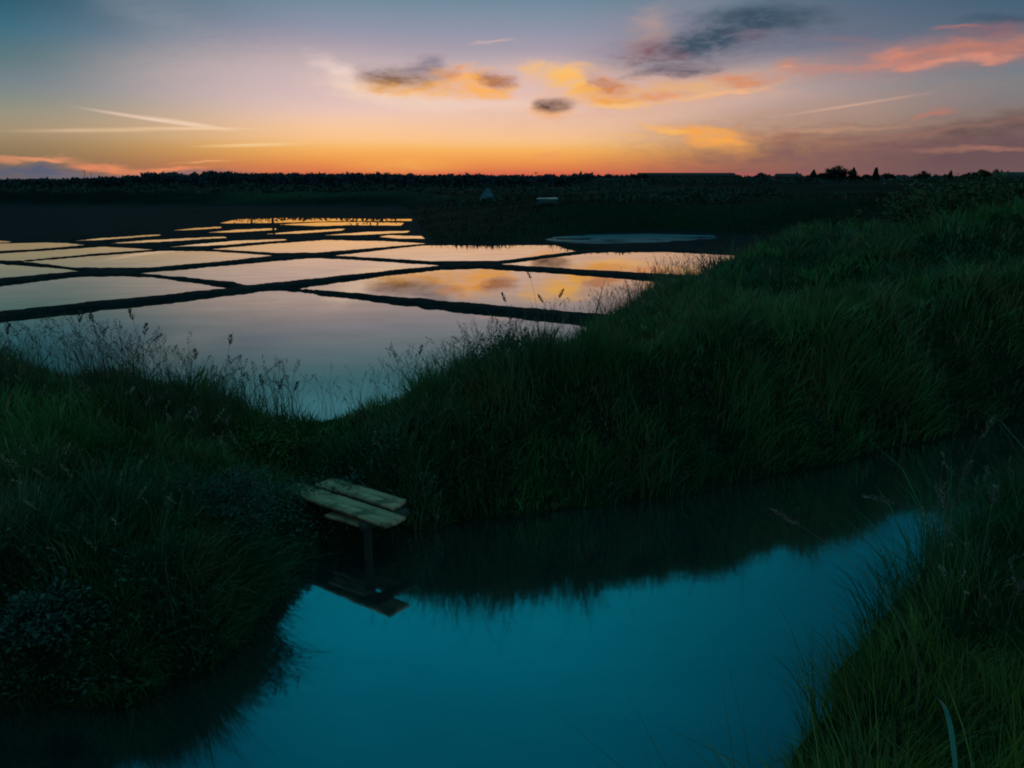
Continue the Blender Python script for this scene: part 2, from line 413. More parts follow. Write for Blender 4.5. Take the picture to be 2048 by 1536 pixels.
def ground_height(x, y, full=False):
    sc = sdist(x, y, CHANNEL)
    jag = (vnoise(x, y, 0.35, 3) - 0.5) * 0.22
    sc = sc + jag * smooth(np.hypot(x, y), 30, 20)
    sb = sdist(x, y, BASIN) + (vnoise(x, y, 0.6, 3) - 0.5) * 0.4
    hl = land_height(x, y) + (vnoise(x, y, 0.9, 3) - 0.5) * 0.30 * smooth(np.abs(x + 1.6), .3, 1.4)
    r = np.hypot(x, y)
    slope_c = 1.7
    hc = -0.35 + np.clip((sc + 0.2) * slope_c, -0.4, 9)
    hc = np.where(sc < 0, np.maximum(sc * 1.5 - 0.03, -0.45), 0.02 + sc * slope_c)
    fb = smooth(y, 27, 31)
    slope_b = 0.75 * (1 - fb) + (0.10 + .22 * smooth(x, 1.5, 4.5) + .10 * smooth(y, 80, 90)) * fb
    hb = ZP + 0.03 + np.maximum(sb, 0) * slope_b
    a = np.minimum(hl, hb)
    k = 0.12
    e = np.clip(0.5 + 0.5 * (a - hc) / k, 0, 1)
    h = a * (1 - e) + hc * e - k * e * (1 - e)
    grass = smooth(sc, 0.02, 0.14) * smooth(sb, 0.0, 0.12)
    # salt works floor: low mud banks between the pans
    inside = sb < 0.02
    dp = np.full(x.shape, 1e9)
    sel = (sb < 1.0)
    xs, ys = x[sel], y[sel]
    dd = np.full(xs.shape, 1e9)
    for p in PANS:
        dd = np.minimum(dd, sdist(xs, ys, p))
    dp[sel] = dd
    rr = np.maximum(r, 8)
    top = np.clip(0.95 / rr, 0.012, 0.075)
    wob = (vnoise(x, y, 0.45, 4) - 0.5) * 0.32 * np.clip(14 / rr, 0.0, 1)
    dw = dp + wob
    mud = ZP - 0.12 + (vnoise(x * .35, y, 0.5, 3) - .5) * .05 * smooth(x, 0, 1.5) * smooth(y, 29, 30.5) + (0.12 + top) * smooth(dw, -0.10, 0.26) + (vnoise(x, y, 0.4, 3) - 0.5) * 0.02 * smooth(dw, 0, .2)
    nb = smooth(sb, 0.05, -0.5)
    h = np.where(sel & (hc > mud), np.where(nb > 0, h * (1 - nb) + mud * nb, h), h)
    if full: return h, grass, dp, sb, sc
    return h

# ---------------------------------------------------------------- materials of the setting
m_ground, g, b = material('ground')
geo = g.new('ShaderNodeNewGeometry')
fac = g.new('ShaderNodeAttribute', attribute_name='fac')
n1 = g.noise(geo.outputs['Position'], 1.4, 5, 0.6)
n2 = g.noise(geo.outputs['Position'], 0.06, 4, 0.55)
n3 = g.noise(geo.outputs['Position'], 9.0, 4, 0.6)
mudc = g.ramp(n1, [(0.3, (0.004, 0.010, 0.012, 1)), (0.7, (0.012, 0.021, 0.024, 1))])
grc = g.ramp(n3, [(0.3, (0.004, 0.010, 0.006, 1)), (0.55, (0.007, 0.020, 0.010, 1)), (0.8, (0.016, 0.032, 0.016, 1))])
farc = g.ramp(g.noise(g.v('MULTIPLY', geo.outputs['Position'], (.35, 1, 1)), 0.07, 4, 0.55), [(0.35, (0.0015, 0.006, 0.005, 1)), (0.5, (0.003, 0.010, 0.008, 1)), (0.68, (0.020, 0.040, 0.022, 1))])
dist = g.v('LENGTH', geo.outputs['Position'], out=1)
grc = g.mix(g.step(dist, 25, 60), grc, farc)
g.put(b.inputs['Base Color'], g.mix(fac.outputs['Fac'], mudc, grc))
b.inputs['Roughness'].default_value = 0.9
b.inputs['Specular IOR Level'].default_value = 0.02
bp = g.new('ShaderNodeBump'); bp.inputs['Strength'].default_value = 0.35; bp.inputs['Distance'].default_value = 0.03
g.put(bp.inputs['Height'], n3); g.put(b.inputs['Normal'], bp.outputs[0])

def water_mat(name, deep, r0, rough, bump, scale, tint=(1, 1, 1, 1), powr=2.2, top=.93):
    m = bpy.data.materials.new(name); m.use_nodes = True
    m.node_tree.nodes.clear()
    w = NB(m.node_tree)
    geo = w.new('ShaderNodeNewGeometry')
    lw = w.new('ShaderNodeLayerWeight'); lw.inputs['Blend'].default_value = 0.5
    f = w.m('POWER', lw.outputs['Facing'], powr)           # facing: 0 head-on, 1 grazing
    refl = w.m('MULTIPLY_ADD', f, top - r0, r0)
    refl = w.m('MULTIPLY', refl, w.step(w.noise(w.v('MULTIPLY', geo.outputs['Position'], (.8, 2.0, 1)), 0.9, 4, .6), .25, .75, .90, 1.03))
    st = w.v('MULTIPLY', geo.outputs['Position'], (1.0, 1.0, 1.0))
    nz = w.noise(st, scale, 3, 0.5)
    bp = w.new('ShaderNodeBump'); bp.inputs['Strength'].default_value = bump; bp.inputs['Distance'].default_value = 0.01
    w.put(bp.inputs['Height'], nz)
    gl = w.new('ShaderNodeBsdfGlossy'); gl.inputs['Roughness'].default_value = rough
    gl.inputs['Color'].default_value = tint
    w.put(gl.inputs['Normal'], bp.outputs[0])
    df = w.new('ShaderNodeBsdfDiffuse'); df.inputs['Color'].default_value = deep
    mx = w.new('ShaderNodeMixShader')
    w.put(mx.inputs[0], refl)
    m.node_tree.links.new(df.outputs[0], mx.inputs[1]); m.node_tree.links.new(gl.outputs[0], mx.inputs[2])
    out = w.new('ShaderNodeOutputMaterial'); m.node_tree.links.new(mx.outputs[0], out.inputs[0])
    return m

m_chan = water_mat('channel_water', (0.006, 0.022, 0.024, 1), 0.42, 0.065, 0.12, 2.6)
m_pan = water_mat('pan_water', (0.010, 0.020, 0.022, 1), 0.42, 0.016, 0.02, 1.2, (1, .94, .78, 1), 5.0, 1.0)
m_shal = water_mat('shallow_water', (0.03, 0.085, 0.095, 1), 0.01, 0.25, 0.4, 1.0, (.5, .8, .85, 1), 3.0, .26)

# ---------------------------------------------------------------- ground sheet
th = np.concatenate([np.radians(np.arange(-40, 40.01, 0.11)), np.radians(np.arange(41.2, 319, 1.2))])
rr = np.concatenate([np.array([0.25, 0.6]), np.geomspace(0.9, 10, 190, endpoint=False), np.geomspace(10, 72, 300, endpoint=False), np.geomspace(72, 3500, 110)])
T, RR = np.meshgrid(th, rr)
gx = (RR * np.sin(T)).ravel(); gy = (RR * np.cos(T)).ravel()
gh, gg, gdp, gsb, gsc = ground_height(gx, gy, True)
nT, nR = len(th), len(rr)
ii = np.arange(nR - 1)[:, None] * nT; jj = np.arange(nT)[None, :]; j2 = (jj + 1) % nT
quads = np.stack([ii + jj, ii + nT + jj, ii + nT + j2, ii + j2], -1).reshape(-1, 4)
quads = quads[:, ::-1]
V = np.stack([gx, gy, gh], 1)
V = np.vstack([V, [[0, 0, float(ground_height(np.array([0.01]), np.array([0.01]))[0])]]])
tri = np.stack([np.full(nT, len(V) - 1), np.arange(nT), (np.arange(nT) + 1) % nT], 1)[:, ::-1]
gfac = np.append(np.maximum(gg, smooth(gsb, .1, .3)), 1.0)
go = mesh_np('ground', V, quads, tri, m_ground, smooth=True, fac=gfac)
tag(go, kind='structure')

def flat_poly(name, pts, z, mat):
    me = bpy.data.meshes.new(name)
    me.from_pydata([(x, y, z) for x, y in pts], [], [list(range(len(pts)))])
    me.update(); me.materials.append(mat)
    if me.polygons[0].normal.z < 0: me.flip_normals()
    o = bpy.data.objects.new(name, me); COL.objects.link(o)
    return o

tag(flat_poly('channel_water', [(-7, 1.2), (21, 1.2), (21, 10.6), (6, 8.8), (-0.2, 5.75), (-2.0, 5.3), (-7, 3.9)], 0.0, m_chan), kind='structure')
tag(flat_poly('pond_water', [(-95, 6.2), (-1.0, 6.2), (12.5, 22), (13, 29.9), (-3.0, 30.4), (-7.6, 61.5), (-13, 67), (-95, 73)][::1], ZP, m_pan), kind='structure')
tag(flat_poly('shallow_water', FLAT, ZP + 0.034, m_shal), kind='structure')

# ---------------------------------------------------------------- grass
def grass_mat(name, rough=0.55, spec=0.25, trans=0.25):
    m, w, b = material(name)
    at = w.new('ShaderNodeAttribute', attribute_name='Col')
    w.put(b.inputs['Base Color'], at.outputs['Color'])
    b.inputs['Roughness'].default_value = rough
    b.inputs['Specular IOR Level'].default_value = spec
    tr = w.new('ShaderNodeBsdfTranslucent'); w.put(tr.inputs[0], at.outputs['Color'])
    mx = w.new('ShaderNodeMixShader'); mx.inputs[0].default_value = trans
    out = m.node_tree.nodes['Material Output']
    m.node_tree.links.new(b.outputs[0], mx.inputs[1]); m.node_tree.links.new(tr.outputs[0], mx.inputs[2])
    m.node_tree.links.new(mx.outputs[0], out.inputs[0])
    return m
m_grass = grass_mat('grass_blades')
m_leaf = grass_mat('leaves')

def blades(name, P, H, Wd, lean, bend, col, mat, seg=3, parent=None):
    """P (N,3) roots, H heights, Wd widths, lean (N,2) horizontal tip offset"""
    N = len(P)
    face = rng.random(N) * np.pi
    wx, wy = np.cos(face), np.sin(face)
    V = np.zeros((N, 2 * seg + 1, 3), np.float32)
    for k in range(seg + 1):
        t = k / seg
        off = lean * (t ** bend)[:, None] if isinstance(bend, np.ndarray) else lean * t ** bend
        ll = np.hypot(lean[:, 0], lean[:, 1])
        z = P[:, 2] - 0.02 + H * t - 0.35 * ll * t ** 3
        cx = P[:, 0] + off[:, 0]; cy = P[:, 1] + off[:, 1]
        if k < seg:
            w = Wd * 0.5 * (1 - 0.75 * t * t)
            V[:, 2 * k] = np.stack([cx - wx * w, cy - wy * w, z], 1)
            V[:, 2 * k + 1] = np.stack([cx + wx * w, cy + wy * w, z], 1)
        else:
            V[:, 2 * seg] = np.stack([cx, cy, z], 1)
    nv = 2 * seg + 1
    base = np.arange(N)[:, None] * nv
    q = []
    for k in range(seg - 1):
        q.append(np.concatenate([base + 2 * k, base + 2 * k + 1, base + 2 * k + 3, base + 2 * k + 2], 1))
    q = np.concatenate(q) if q else None
    t_ = np.concatenate([base + 2 * seg - 2, base + 2 * seg - 1, base + 2 * seg], 1)
    C = np.repeat(col[:, None, :], nv, 1).reshape(-1, 3)
    return mesh_np(name, V.reshape(-1, 3), q, t_, mat, parent, C)

def sample(n, r0, r1, a0, a1, power=1.0):
    u = rng.random(n)
    r = np.exp(np.log(r0) + u * (np.log(r1) - np.log(r0)))
    a = np.radians(a0 + rng.random(n) * (a1 - a0))
    return r * np.sin(a), r * np.cos(a)

def grad(x, y, e=0.12):
    h0 = ground_height(x, y)
    hx = ground_height(x + e, y) - h0; hy = ground_height(x, y + e) - h0
    return h0, hx / e, hy / e

def grass_colour(x, y, n):
    a = vnoise(x, y, 1.1, 3); b_ = vnoise(x + 50, y - 30, 0.35, 2); c_ = vnoise(x - 20, y + 70, 2.3, 2); e_ = vnoise(x + 7, y + 3, 0.28, 2)
    k = rng.random(n)
    g1 = np.array([0.012, 0.075, 0.032]); g2 = np.array([0.022, 0.125, 0.030]); g3 = np.array([0.105, 0.105, 0.045]); g4 = np.array([0.014, 0.060, 0.050])
    g5 = np.array([0.20, 0.17, 0.09])
    w2 = smooth(a, .4, .62)[:, None]; w3 = (smooth(b_, .55, .75) * .45 + smooth(c_, .5, .3) * .25)[:, None]; w4 = smooth(c_, .52, .75)[:, None] * .8
    col = g1 * (1 - w2) + g2 * w2
    col = col * (1 - w4) + g4 * w4
    col = col * (1 - w3) + g3 * w3
    # warmer, drier sward on the near bank and the shoulder of the left bank
    wn = (smooth(y, 3.6, 2.6) * smooth(x, .2, 1.0) * .55 + .22 * np.exp(-((x + 2.3) ** 2 + (y - 5.4) ** 2) / .5))[:, None]
    wn = np.clip(wn * 1.5, 0, .9)
    col = col * (1 - wn) + np.array([.098, .135, .022]) * wn
    col = np.where((k > .955)[:, None], g5 * .7, col)
    return col * ((0.55 + 0.7 * rng.random(n)) * (.62 + .76 * e_))[:, None]

def grass_patch(name, n, r0, r1, a0, a1, hmin, hmax, wscale, mask=None, label=None, seg=3, hmod=None, dark=1.35):
    x, y = sample(n, r0, r1, a0, a1)
    h, gr, dp, sb, sc = ground_height(x, y, True)
    ok = ((gr > 0.3) | ((sc > -.03) & (sb > .4))) & (h > -0.03)
    if mask is not None: ok &= mask(x, y)
    x, y, h, sb, sc = x[ok], y[ok], h[ok], sb[ok], sc[ok]
    _, hx, hy = grad(x, y)
    n = len(x); r = np.hypot(x, y)
    cl = smooth(vnoise(x, y, 0.24, 2), .25, .78); cb = smooth(vnoise(x + 9, y + 4, 0.8, 2), .3, .7)
    H = (hmin + (hmax - hmin) * rng.random(n) ** 1.3) * (0.45 + 0.95 * cl) * (0.62 + 0.7 * cb)
    tall = rng.random(n) > .965
    H = np.where(tall, H * 1.55, H)
    if hmod is not None: H = H * hmod(x, y, sb, sc)
    ang = 2.2 * np.pi * vnoise(x + 31, y + 11, .55, 2) * 2 + (rng.random(n) - .5) * 3.6
    L = H * (0.15 + 0.75 * rng.random(n) ** 1.5)
    sl = np.clip(np.hypot(hx, hy), 0, 1.6)
    lx = np.cos(ang) * L - hx * H * 0.22 + 0.06 * H; ly = np.sin(ang) * L - hy * H * 0.22
    Wd = wscale * (0.5 + 0.8 * rng.random(n) + 1.1 * (rng.random(n) > .93)) * np.clip(r / 5.0, 0.7, 12)
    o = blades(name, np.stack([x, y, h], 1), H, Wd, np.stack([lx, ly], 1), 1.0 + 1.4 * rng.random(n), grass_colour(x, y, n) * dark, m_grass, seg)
    return tag(o, label, 'grass', kind='stuff')

def saddle_short(x, y, sb, sc):
    s = np.exp(-(((x + 1.55) / .75) ** 2 + ((y - 6.0) / .75) ** 2))
    pl = np.exp(-(((x + 1.2) / .30) ** 2 + ((y - 5.05) / .30) ** 2))
    return np.clip(1 - 0.72 * s - 0.75 * pl, .12, 1)

QL = lambda x, y: (x < -1.2) & (y > 2.7)
QN = lambda x, y: (y < 2.7) | ((x > 0.5) & (y < 5.5) & (y < 1.0 * x + 1.9)) | ((x > 4) & (y < .3 * x + 5.0))
grass_patch('left_bank_grass', 150000, 2.6, 13, -52, -10, .12, .30, .0060, lambda x, y: QL(x, y), 'dense dark green grass covering the bank left of the channel', hmod=saddle_short)
grass_patch('middle_bank_grass', 260000, 4.6, 26, -16, 50, .12, .30, .0060, lambda x, y: ~QL(x, y) & ~QN(x, y), 'dense dark green grass on the bank beyond the blue channel', hmod=saddle_short)
grass_patch('near_bank_grass', 150000, 1.3, 9, -62, 64, .16, .40, .0048, QN, 'olive green grass in the bottom right corner on the near bank', hmod=lambda x, y, sb, sc: np.where(x < .55, .45, 1.0))
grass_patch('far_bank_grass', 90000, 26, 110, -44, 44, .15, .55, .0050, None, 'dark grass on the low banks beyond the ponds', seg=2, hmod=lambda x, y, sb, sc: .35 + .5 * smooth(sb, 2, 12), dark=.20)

# ---------------------------------------------------------------- seed stalks
def stalk_geo(H, lean, bendp, nod, headlen, fat, nspk, seed, stemw=0.0028):
    """one grass stalk: returns (stem V, F), (head V, F)"""
    rg = np.random.default_rng(seed)
    pts = []
    for k in range(13):
        t = k / 12
        pts.append((lean[0] * t ** bendp, lean[1] * t ** bendp, H * t - nod * t ** 5))
    pts = np.array(pts)
    sv, sf = [], []
    for k, p in enumerate(pts):
        w = stemw * (1 - 0.6 * k / 12)
        for a in range(3):
            an = a * 2.0944
            sv.append((p[0] + math.cos(an) * w, p[1] + math.sin(an) * w, p[2]))
    for k in range(12):
        for a in range(3):
            b2 = (a + 1) % 3
            sf.append((3 * k + a, 3 * k + b2, 3 * k + 3 + b2, 3 * k + 3 + a))
    d = pts[-1] - pts[-2]; d = d / np.linalg.norm(d)
    hv, hf = [], []
    for s in range(nspk):
        t = s / max(nspk - 1, 1)
        droop = nod * 1.2 * t * t * headlen
        c0 = pts[-1] + d * headlen * (t - 0.15) + np.array([0, 0, -droop])
        an = rg.random() * 6.283; w = fat * (0.35 + math.sin(math.pi * min(1, t * 0.85 + 0.12)) * 0.8)
        side = np.array([math.cos(an), math.sin(an), 0.0]); L = 0.020 + 0.018 * rg.random()
        axis = d * 0.75 + side * 0.65; axis /= np.linalg.norm(axis)
        cc = c0 + side * w * 0.5
        q = np.cross(axis, side + np.array([0.1, 0.2, 0.3])); q /= np.linalg.norm(q)
        i0 = len(hv); ww = 0.0035 + 0.0025 * rg.random()
        hv += [tuple(cc - axis * L * .5), tuple(cc + q * ww), tuple(cc + axis * L * .6), tuple(cc - q * ww)]
        hf.append((i0, i0 + 1, i0 + 2, i0 + 3))
    return (np.array(sv), np.array(sf)), (np.array(hv), np.array(hf))

def many_stalks(name, X, Y, Hs, label, pale=1.0):
    Z = ground_height(X, Y)
    SV, SF, SC = [], [], []; n = 0
    protos = []
    for s in range(24):
        an = rng.random() * 6.28; l = 0.10 + 0.25 * rng.random()
        protos.append(stalk_geo(1.0, (math.cos(an) * l, math.sin(an) * l), 1.6 + rng.random(), 0.02 + 0.12 * rng.random(), 0.17 + .1 * rng.random(), 0.045, 24, 100 + s, 0.0045))
    for i in range(len(X)):
        (a, af), (b_, bf) = protos[int(rng.integers(24))]
        H = Hs[i]
        sc_ = np.array([H, H, H])
        c0 = np.array([.045, .075, .045]) * (0.5 + rng.random()); c1 = np.array([.055, .060, .045]) * (0.45 + 0.9 * rng.random()) * pale
        r_ = math.hypot(X[i], Y[i]); fat = max(1.0, r_ / 6.0)
        for (v, f, cc) in ((a, af, c0), (b_, bf, c1)):
            vv = v * sc_
            SV.append(vv + np.array([X[i], Y[i], Z[i] - .02])); SF.append(f + n); n += len(v)
            SC.append(np.tile(cc, (len(v), 1)))
    o = mesh_np(name, np.vstack(SV), np.vstack(SF), None, m_grass, None, np.vstack(SC))
    return tag(o, label, 'grass', kind='stuff')

def pick(n, fx):
    xs, ys = [], []
    while len(xs) < n:
        x, y, okk = fx()
        if okk: xs.append(x); ys.append(y)
    return np.array(xs), np.array(ys)

# left ridge
U = rng.random(1500)
x = -1.9 - 5.5 * U ** 1.3; y = 5.3 + 1.3 * rng.random(1500)
k = vnoise(x, y, .5, 2) > .42
x, y = x[k], y[k]
many_stalks('left_ridge_stalks', x, y, .30 + .32 * rng.random(len(x)), 'tall seeding grass stalks along the crest of the left bank')
x = -2.6 + 2.2 * rng.random(90); y = 6.3 + .35 * rng.random(90)
many_stalks('saddle_stalks', x, y, .20 + .25 * rng.random(len(x)), 'short seeding stalks at the dip between the banks')
# crest facing the pond, middle bank
tt = rng.random(1500)
sx = np.interp(tt, [0, .15, .35, .55, .75, 1], [-.9, -.3, .4, 1.6, 3.0, 5.5]); sy = np.interp(tt, [0, .15, .35, .55, .75, 1], [6.4, 6.9, 7.6, 9.6, 12.3, 16.5])
x = sx + (rng.random(1500) - .35) * 1.0; y = sy + (rng.random(1500) - .5) * 1.2
h, gr, dp, sb, sc = ground_height(x, y, True); k = (gr > .5) & (vnoise(x, y, .6, 2) > .38)
x, y = x[k], y[k]
many_stalks('middle_bank_stalks', x, y, (.28 + .25 * rng.random(len(x))), 'seeding grass stalks along the pond side of the middle bank')
# scattered over the slopes
x, y = sample(2200, 2.8, 14, -48, 45)
h, gr, dp, sb, sc = ground_height(x, y, True); k = (gr > .8) & (h > .35) & (np.hypot(x, y) > 2.8) & (vnoise(x, y, .8, 2) > .45)
x, y = x[k], y[k]
many_stalks('slope_stalks', x, y, .25 + .25 * rng.random(len(x)), 'pale seed heads scattered through the grass of the slopes', 3.6)

# ---------------------------------------------------------------- leafy plants
def leaf_cloud(name, pts, size, col, mat, parent=None, flat=0.6):
    N = len(pts)
    n = rng.normal(size=(N, 3)); n[:, 2] = np.abs(n[:, 2]) + flat; n /= np.linalg.norm(n, axis=1)[:, None]
    u = np.cross(n, rng.normal(size=(N, 3))); u /= np.linalg.norm(u, axis=1)[:, None] + 1e-9
    v = np.cross(n, u)
    s = size * (0.6 + 0.8 * rng.random(N))
    V = np.stack([pts - u * s[:, None], pts + v * (s * .45)[:, None], pts + u * s[:, None] * 1.1, pts - v * (s * .45)[:, None]], 1).reshape(-1, 3)
    b0 = np.arange(N)[:, None] * 4
    return mesh_np(name, V, np.concatenate([b0, b0 + 1, b0 + 2, b0 + 3], 1), None, mat, parent, np.repeat(col, 4, 0))

# low leafy cover at the foot of the left bank
x, y = sample(60000, 2.7, 7, -46, -6)
h, gr, dp, sb, sc = ground_height(x, y, True)
k = (h > -0.02) & (sc > -.02) & (sc < .55) & (sb > 0.3) & (x < .5) & (vnoise(x, y, .3, 2) > .38)
x, y, h = x[k], y[k], h[k]
pts = np.stack([x, y, h + rng.random(len(x)) * .10 + .01], 1)
cc = (np.array([.028, .080, .064])[None] * (0.4 + 1.3 * rng.random(len(x)))[:, None]) * (0.7 + .6 * vnoise(x, y, .2, 1))[:, None]
pale = rng.random(len(x)) > .985
cc[pale] = np.array([.16, .2, .17])
tag(leaf_cloud('leafy_weeds', pts, .014, cc, m_leaf), 'small leaved grey green weeds at the foot of the left bank', 'weeds', kind='stuff')
x, y = sample(50000, 4.9, 12, -10, 42)
h, gr, dp, sb, sc = ground_height(x, y, True)
k = (h > -0.02) & (sc > -.02) & (sc < .45) & (sb > 0.3) & (y > .6 * x + 4) & (y > 4.9) & (vnoise(x, y, .3, 2) > .5)
x, y, h = x[k], y[k], h[k]
pts = np.stack([x, y, h + rng.random(len(x)) * .10], 1)
cc = np.array([.03, .05, .045])[None] * (0.4 + 1.2 * rng.random(len(x)))[:, None]
tag(leaf_cloud('bank_foot_weeds', pts, .016, cc, m_leaf), 'dark weeds hanging over the water at the foot of the middle bank', 'weeds', kind='stuff')

def shrub(name, x, y, rx, ry, rz, n, size, col, label, seed):
    rg = np.random.default_rng(seed)
    z = float(ground_height(np.array([x]), np.array([y]))[0])
    root = empty(name, (x, y, z)); tag(root, label, 'shrub')
    d = rg.normal(size=(n, 3)); d /= np.linalg.norm(d, axis=1)[:, None]; d[:, 2] = np.abs(d[:, 2])
    lob = 0.45 + 1.1 * vnoise(d[:, 0] * 2 + seed, d[:, 1] * 2 + d[:, 2], .4, 2)
    rad = lob * (0.55 + 0.5 * rg.random(n) ** .6)
    p = d * rad[:, None] * np.array([rx, ry, rz])
    cc = np.array(col)[None] * (0.4 + 1.2 * rg.random(n))[:, None]
    leaf_cloud('foliage', p, size, cc, m_leaf, root, .3)
    sv, sf = [], []
    for k in range(9):
        a = rg.random() * 6.28; l = .75
        tip = np.array([math.cos(a) * rx * l * rg.random(), math.sin(a) * ry * l * rg.random(), rz * .8])
        i0 = len(sv)
        for q, w in ((np.zeros(3) + [0, 0, -.03], .006), (tip, .002)):
            for m_ in range(4):
                sv.append((q[0] + w * math.cos(m_ * 1.57), q[1] + w * math.sin(m_ * 1.57), q[2]))
        for m_ in range(4):
            sf.append((i0 + m_, i0 + (m_ + 1) % 4, i0 + 4 + (m_ + 1) % 4, i0 + 4 + m_))
    mesh_np('stem', np.array(sv), np.array(sf), None, m_grass, root, np.tile([.03, .03, .02], (len(sv), 1)))
    return root

shrub('shrub', -1.78, 4.35, .34, .28, .30, 2400, .013, (.016, .058, .048), 'teal green leafy clump on the slope left of the planks', 1)
shrub('shrub', -2.05, 5.75, .34, .26, .20, 2200, .015, (.025, .085, .012), 'brighter yellow green clump near the top of the left bank', 2)
shrub('shrub', -2.35, 3.35, .20, .16, .22, 2500, .015, (.030, .078, .066), 'pale teal clump by the water at the left edge', 3)
shrub('shrub', -1.95, 2.62, .16, .13, .16, 1800, .013, (.018, .06, .045), 'small clump in the bottom left corner on the near bank', 4)
shrub('bush', 9.8, 15.0, 2.3, 1.5, .75, 9000, .05, (.045, .070, .022), 'olive brown bush on the rise near the right edge', 5)
shrub('bush', .05, 7.05, .42, .35, .32, 3000, .02, (.010, .060, .040), 'dark rounded clump on the pond side shoulder of the middle bank', 6)

# ---------------------------------------------------------------- single stalks and blades that stand out
m_stalk, w_, b_ = material('dry_stalk'); b_.inputs['Base Color'].default_value = (.11, .10, .085, 1); b_.inputs['Roughness'].default_value = .7
m_head, w_, b_ = material('seed_head'); b_.inputs['Base Color'].default_value = (.10, .085, .072, 1); b_.inputs['Roughness'].default_value = .8
m_dhead, w_, b_ = material('dark_seed_head'); b_.inputs['Base Color'].default_value = (.03, .045, .035, 1); b_.inputs['Roughness'].default_value = .8

def single_stalk(tip_px, dist, tipdx, head, label, cat='grass stalk', mat=None, nod=.1, fat=.026, nspk=44, seed=0, group=None):
    """stalk whose head stands dist metres out on the sight line, rooted straight below it"""
    d = ray(*tip_px); d = d / d[1]
    tx, ty, tz = d[0] * dist, dist, HC + d[2] * dist
    bx, by = tx - tipdx, ty - 0.03
    gz = float(ground_height(np.array([bx]), np.array([by]))[0])
    H = max(.15, tz - gz)
    root = empty('grass_stalk', (bx, by, gz)); tag(root, label, cat, group)
    (a, af), (c_, cf) = stalk_geo(H + nod * .6, (tipdx, .03), 2.4, nod * .6, head, fat, nspk, seed)
    mesh_np('stem', a, af, None, m_stalk, root)
    mesh_np('seed_head', c_, cf, None, mat or m_head, root)
    return root

single_stalk((1790, 1005), 3.0, -.42, .16, 'pale drooping seed head over the dark channel at the right', nod=.12, seed=1)
single_stalk((1590, 1045), 2.35, -.5, .10, 'faint solitary seed head leaning left over the dark channel', nod=.02, fat=.018, nspk=18, seed=2)
single_stalk((1890, 1010), 3.3, -.02, .14, 'pale upright seed head at the tip of the right bank grass', nod=.05, seed=3)
single_stalk((1885, 925), 3.4, .0, .05, 'thin bare stalk rising tallest above the right bank grass', nod=.0, fat=.006, nspk=6, seed=4)
single_stalk((1930, 945), 3.5, .07, .08, 'short hooked seed head beside the tall bare stalk', nod=.10, seed=5)
single_stalk((1965, 870), 4.2, .12, .18, 'arching seed head highest at the right edge', nod=.16, seed=6)
single_stalk((1985, 1000), 3.3, .02, .08, 'small seed head in the grass at the right edge', nod=.03, seed=7)
single_stalk((2035, 1195), 2.9, .04, .07, 'seed head low at the right edge of the near bank', nod=.03, seed=8)
sh = [((1010, 600), 7.0, -.08, 'solitary dark seed head against the cloud reflection, nearest the pond ridge'),
      ((1060, 553), 7.2, -.10, 'highest dark seed head against the amber cloud reflection'),
      ((1085, 602), 7.2, -.12, 'dark seed head bending left beside the middle bank crest'),
      ((1120, 592), 7.4, .10, 'dark seed head bending right beside the middle bank crest'),
      ((1060, 425 + 130), 7.6, -.05, None),
      ((840, 705), 6.7, .05, 'upright dark seed head at the left end of the middle bank'),
      ((525, 765), 6.2, -.04, 'leftmost dark seed head of the three over the dip'),
      ((560, 775), 6.3, .03, 'middle dark seed head of the three over the dip'),
      ((590, 778), 6.35, .05, 'rightmost dark seed head of the three over the dip'),
      ((460, 685), 5.9, .08, 'lone tall seed head against the grey pond reflection'),
      ((290, 665), 5.7, .05, 'dark forked looking seed head rising highest over the left bank'),
      ((265, 635), 5.6, -.06, 'thin seed head bending left above the left bank'),
      ((185, 640), 5.6, -.04, 'dark seed head reaching the mud ridge above the left bank'),
      ((160, 640), 5.5, .03, 'straight seed head reaching the mud ridge near the left edge'),
      ((15, 665), 5.4, .05, 'dark seed head at the far left edge of the left bank'),
      ((390, 715), 5.9, .02, 'dark dense seed head on the falling shoulder of the left bank')]
for i, (p, dd, dx, lab) in enumerate(sh):
    if lab: single_stalk(p, dd, dx, .085, lab, mat=m_dhead, nod=.05, fat=.026, nspk=34, seed=20 + i)

# broad teal reed leaf, bottom right
m_reed, w_, b_ = material('reed_leaf'); b_.inputs['Base Color'].default_value = (.014, .10, .07, 1); b_.inputs['Roughness'].default_value = .45
def reed_leaf():
    d0 = ray(1912, 1545); d1 = ray(1872, 1395)
    base_ = np.array([d0[0] * 1.9, d0[1] * 1.9, HC + d0[2] * 1.9]); tip = np.array([d1[0] * 2.1, d1[1] * 2.1, HC + d1[2] * 2.1])
    V_, F_ = [], []
    for k in range(9):
        t = k / 8; p = base_ * (1 - t) + tip * t + np.array([0, 0, .05 * math.sin(t * 3.1)])
        w = .007 * math.sin(math.pi * min(1, .25 + .75 * t)) + .0005
        V_ += [p + [-w, 0, .0], p + [0, -.004, -.003], p + [w, 0, .0]]
    for k in range(8):
        for a in range(2): F_.append((3 * k + a, 3 * k + a + 1, 3 * k + 4 + a, 3 * k + 3 + a))
    o = mesh_np('reed_leaf', np.array(V_), np.array(F_), None, m_reed, smooth=True)
    tag(o, 'broad pale teal leaf among the grass in the bottom right corner', 'leaf')
reed_leaf()

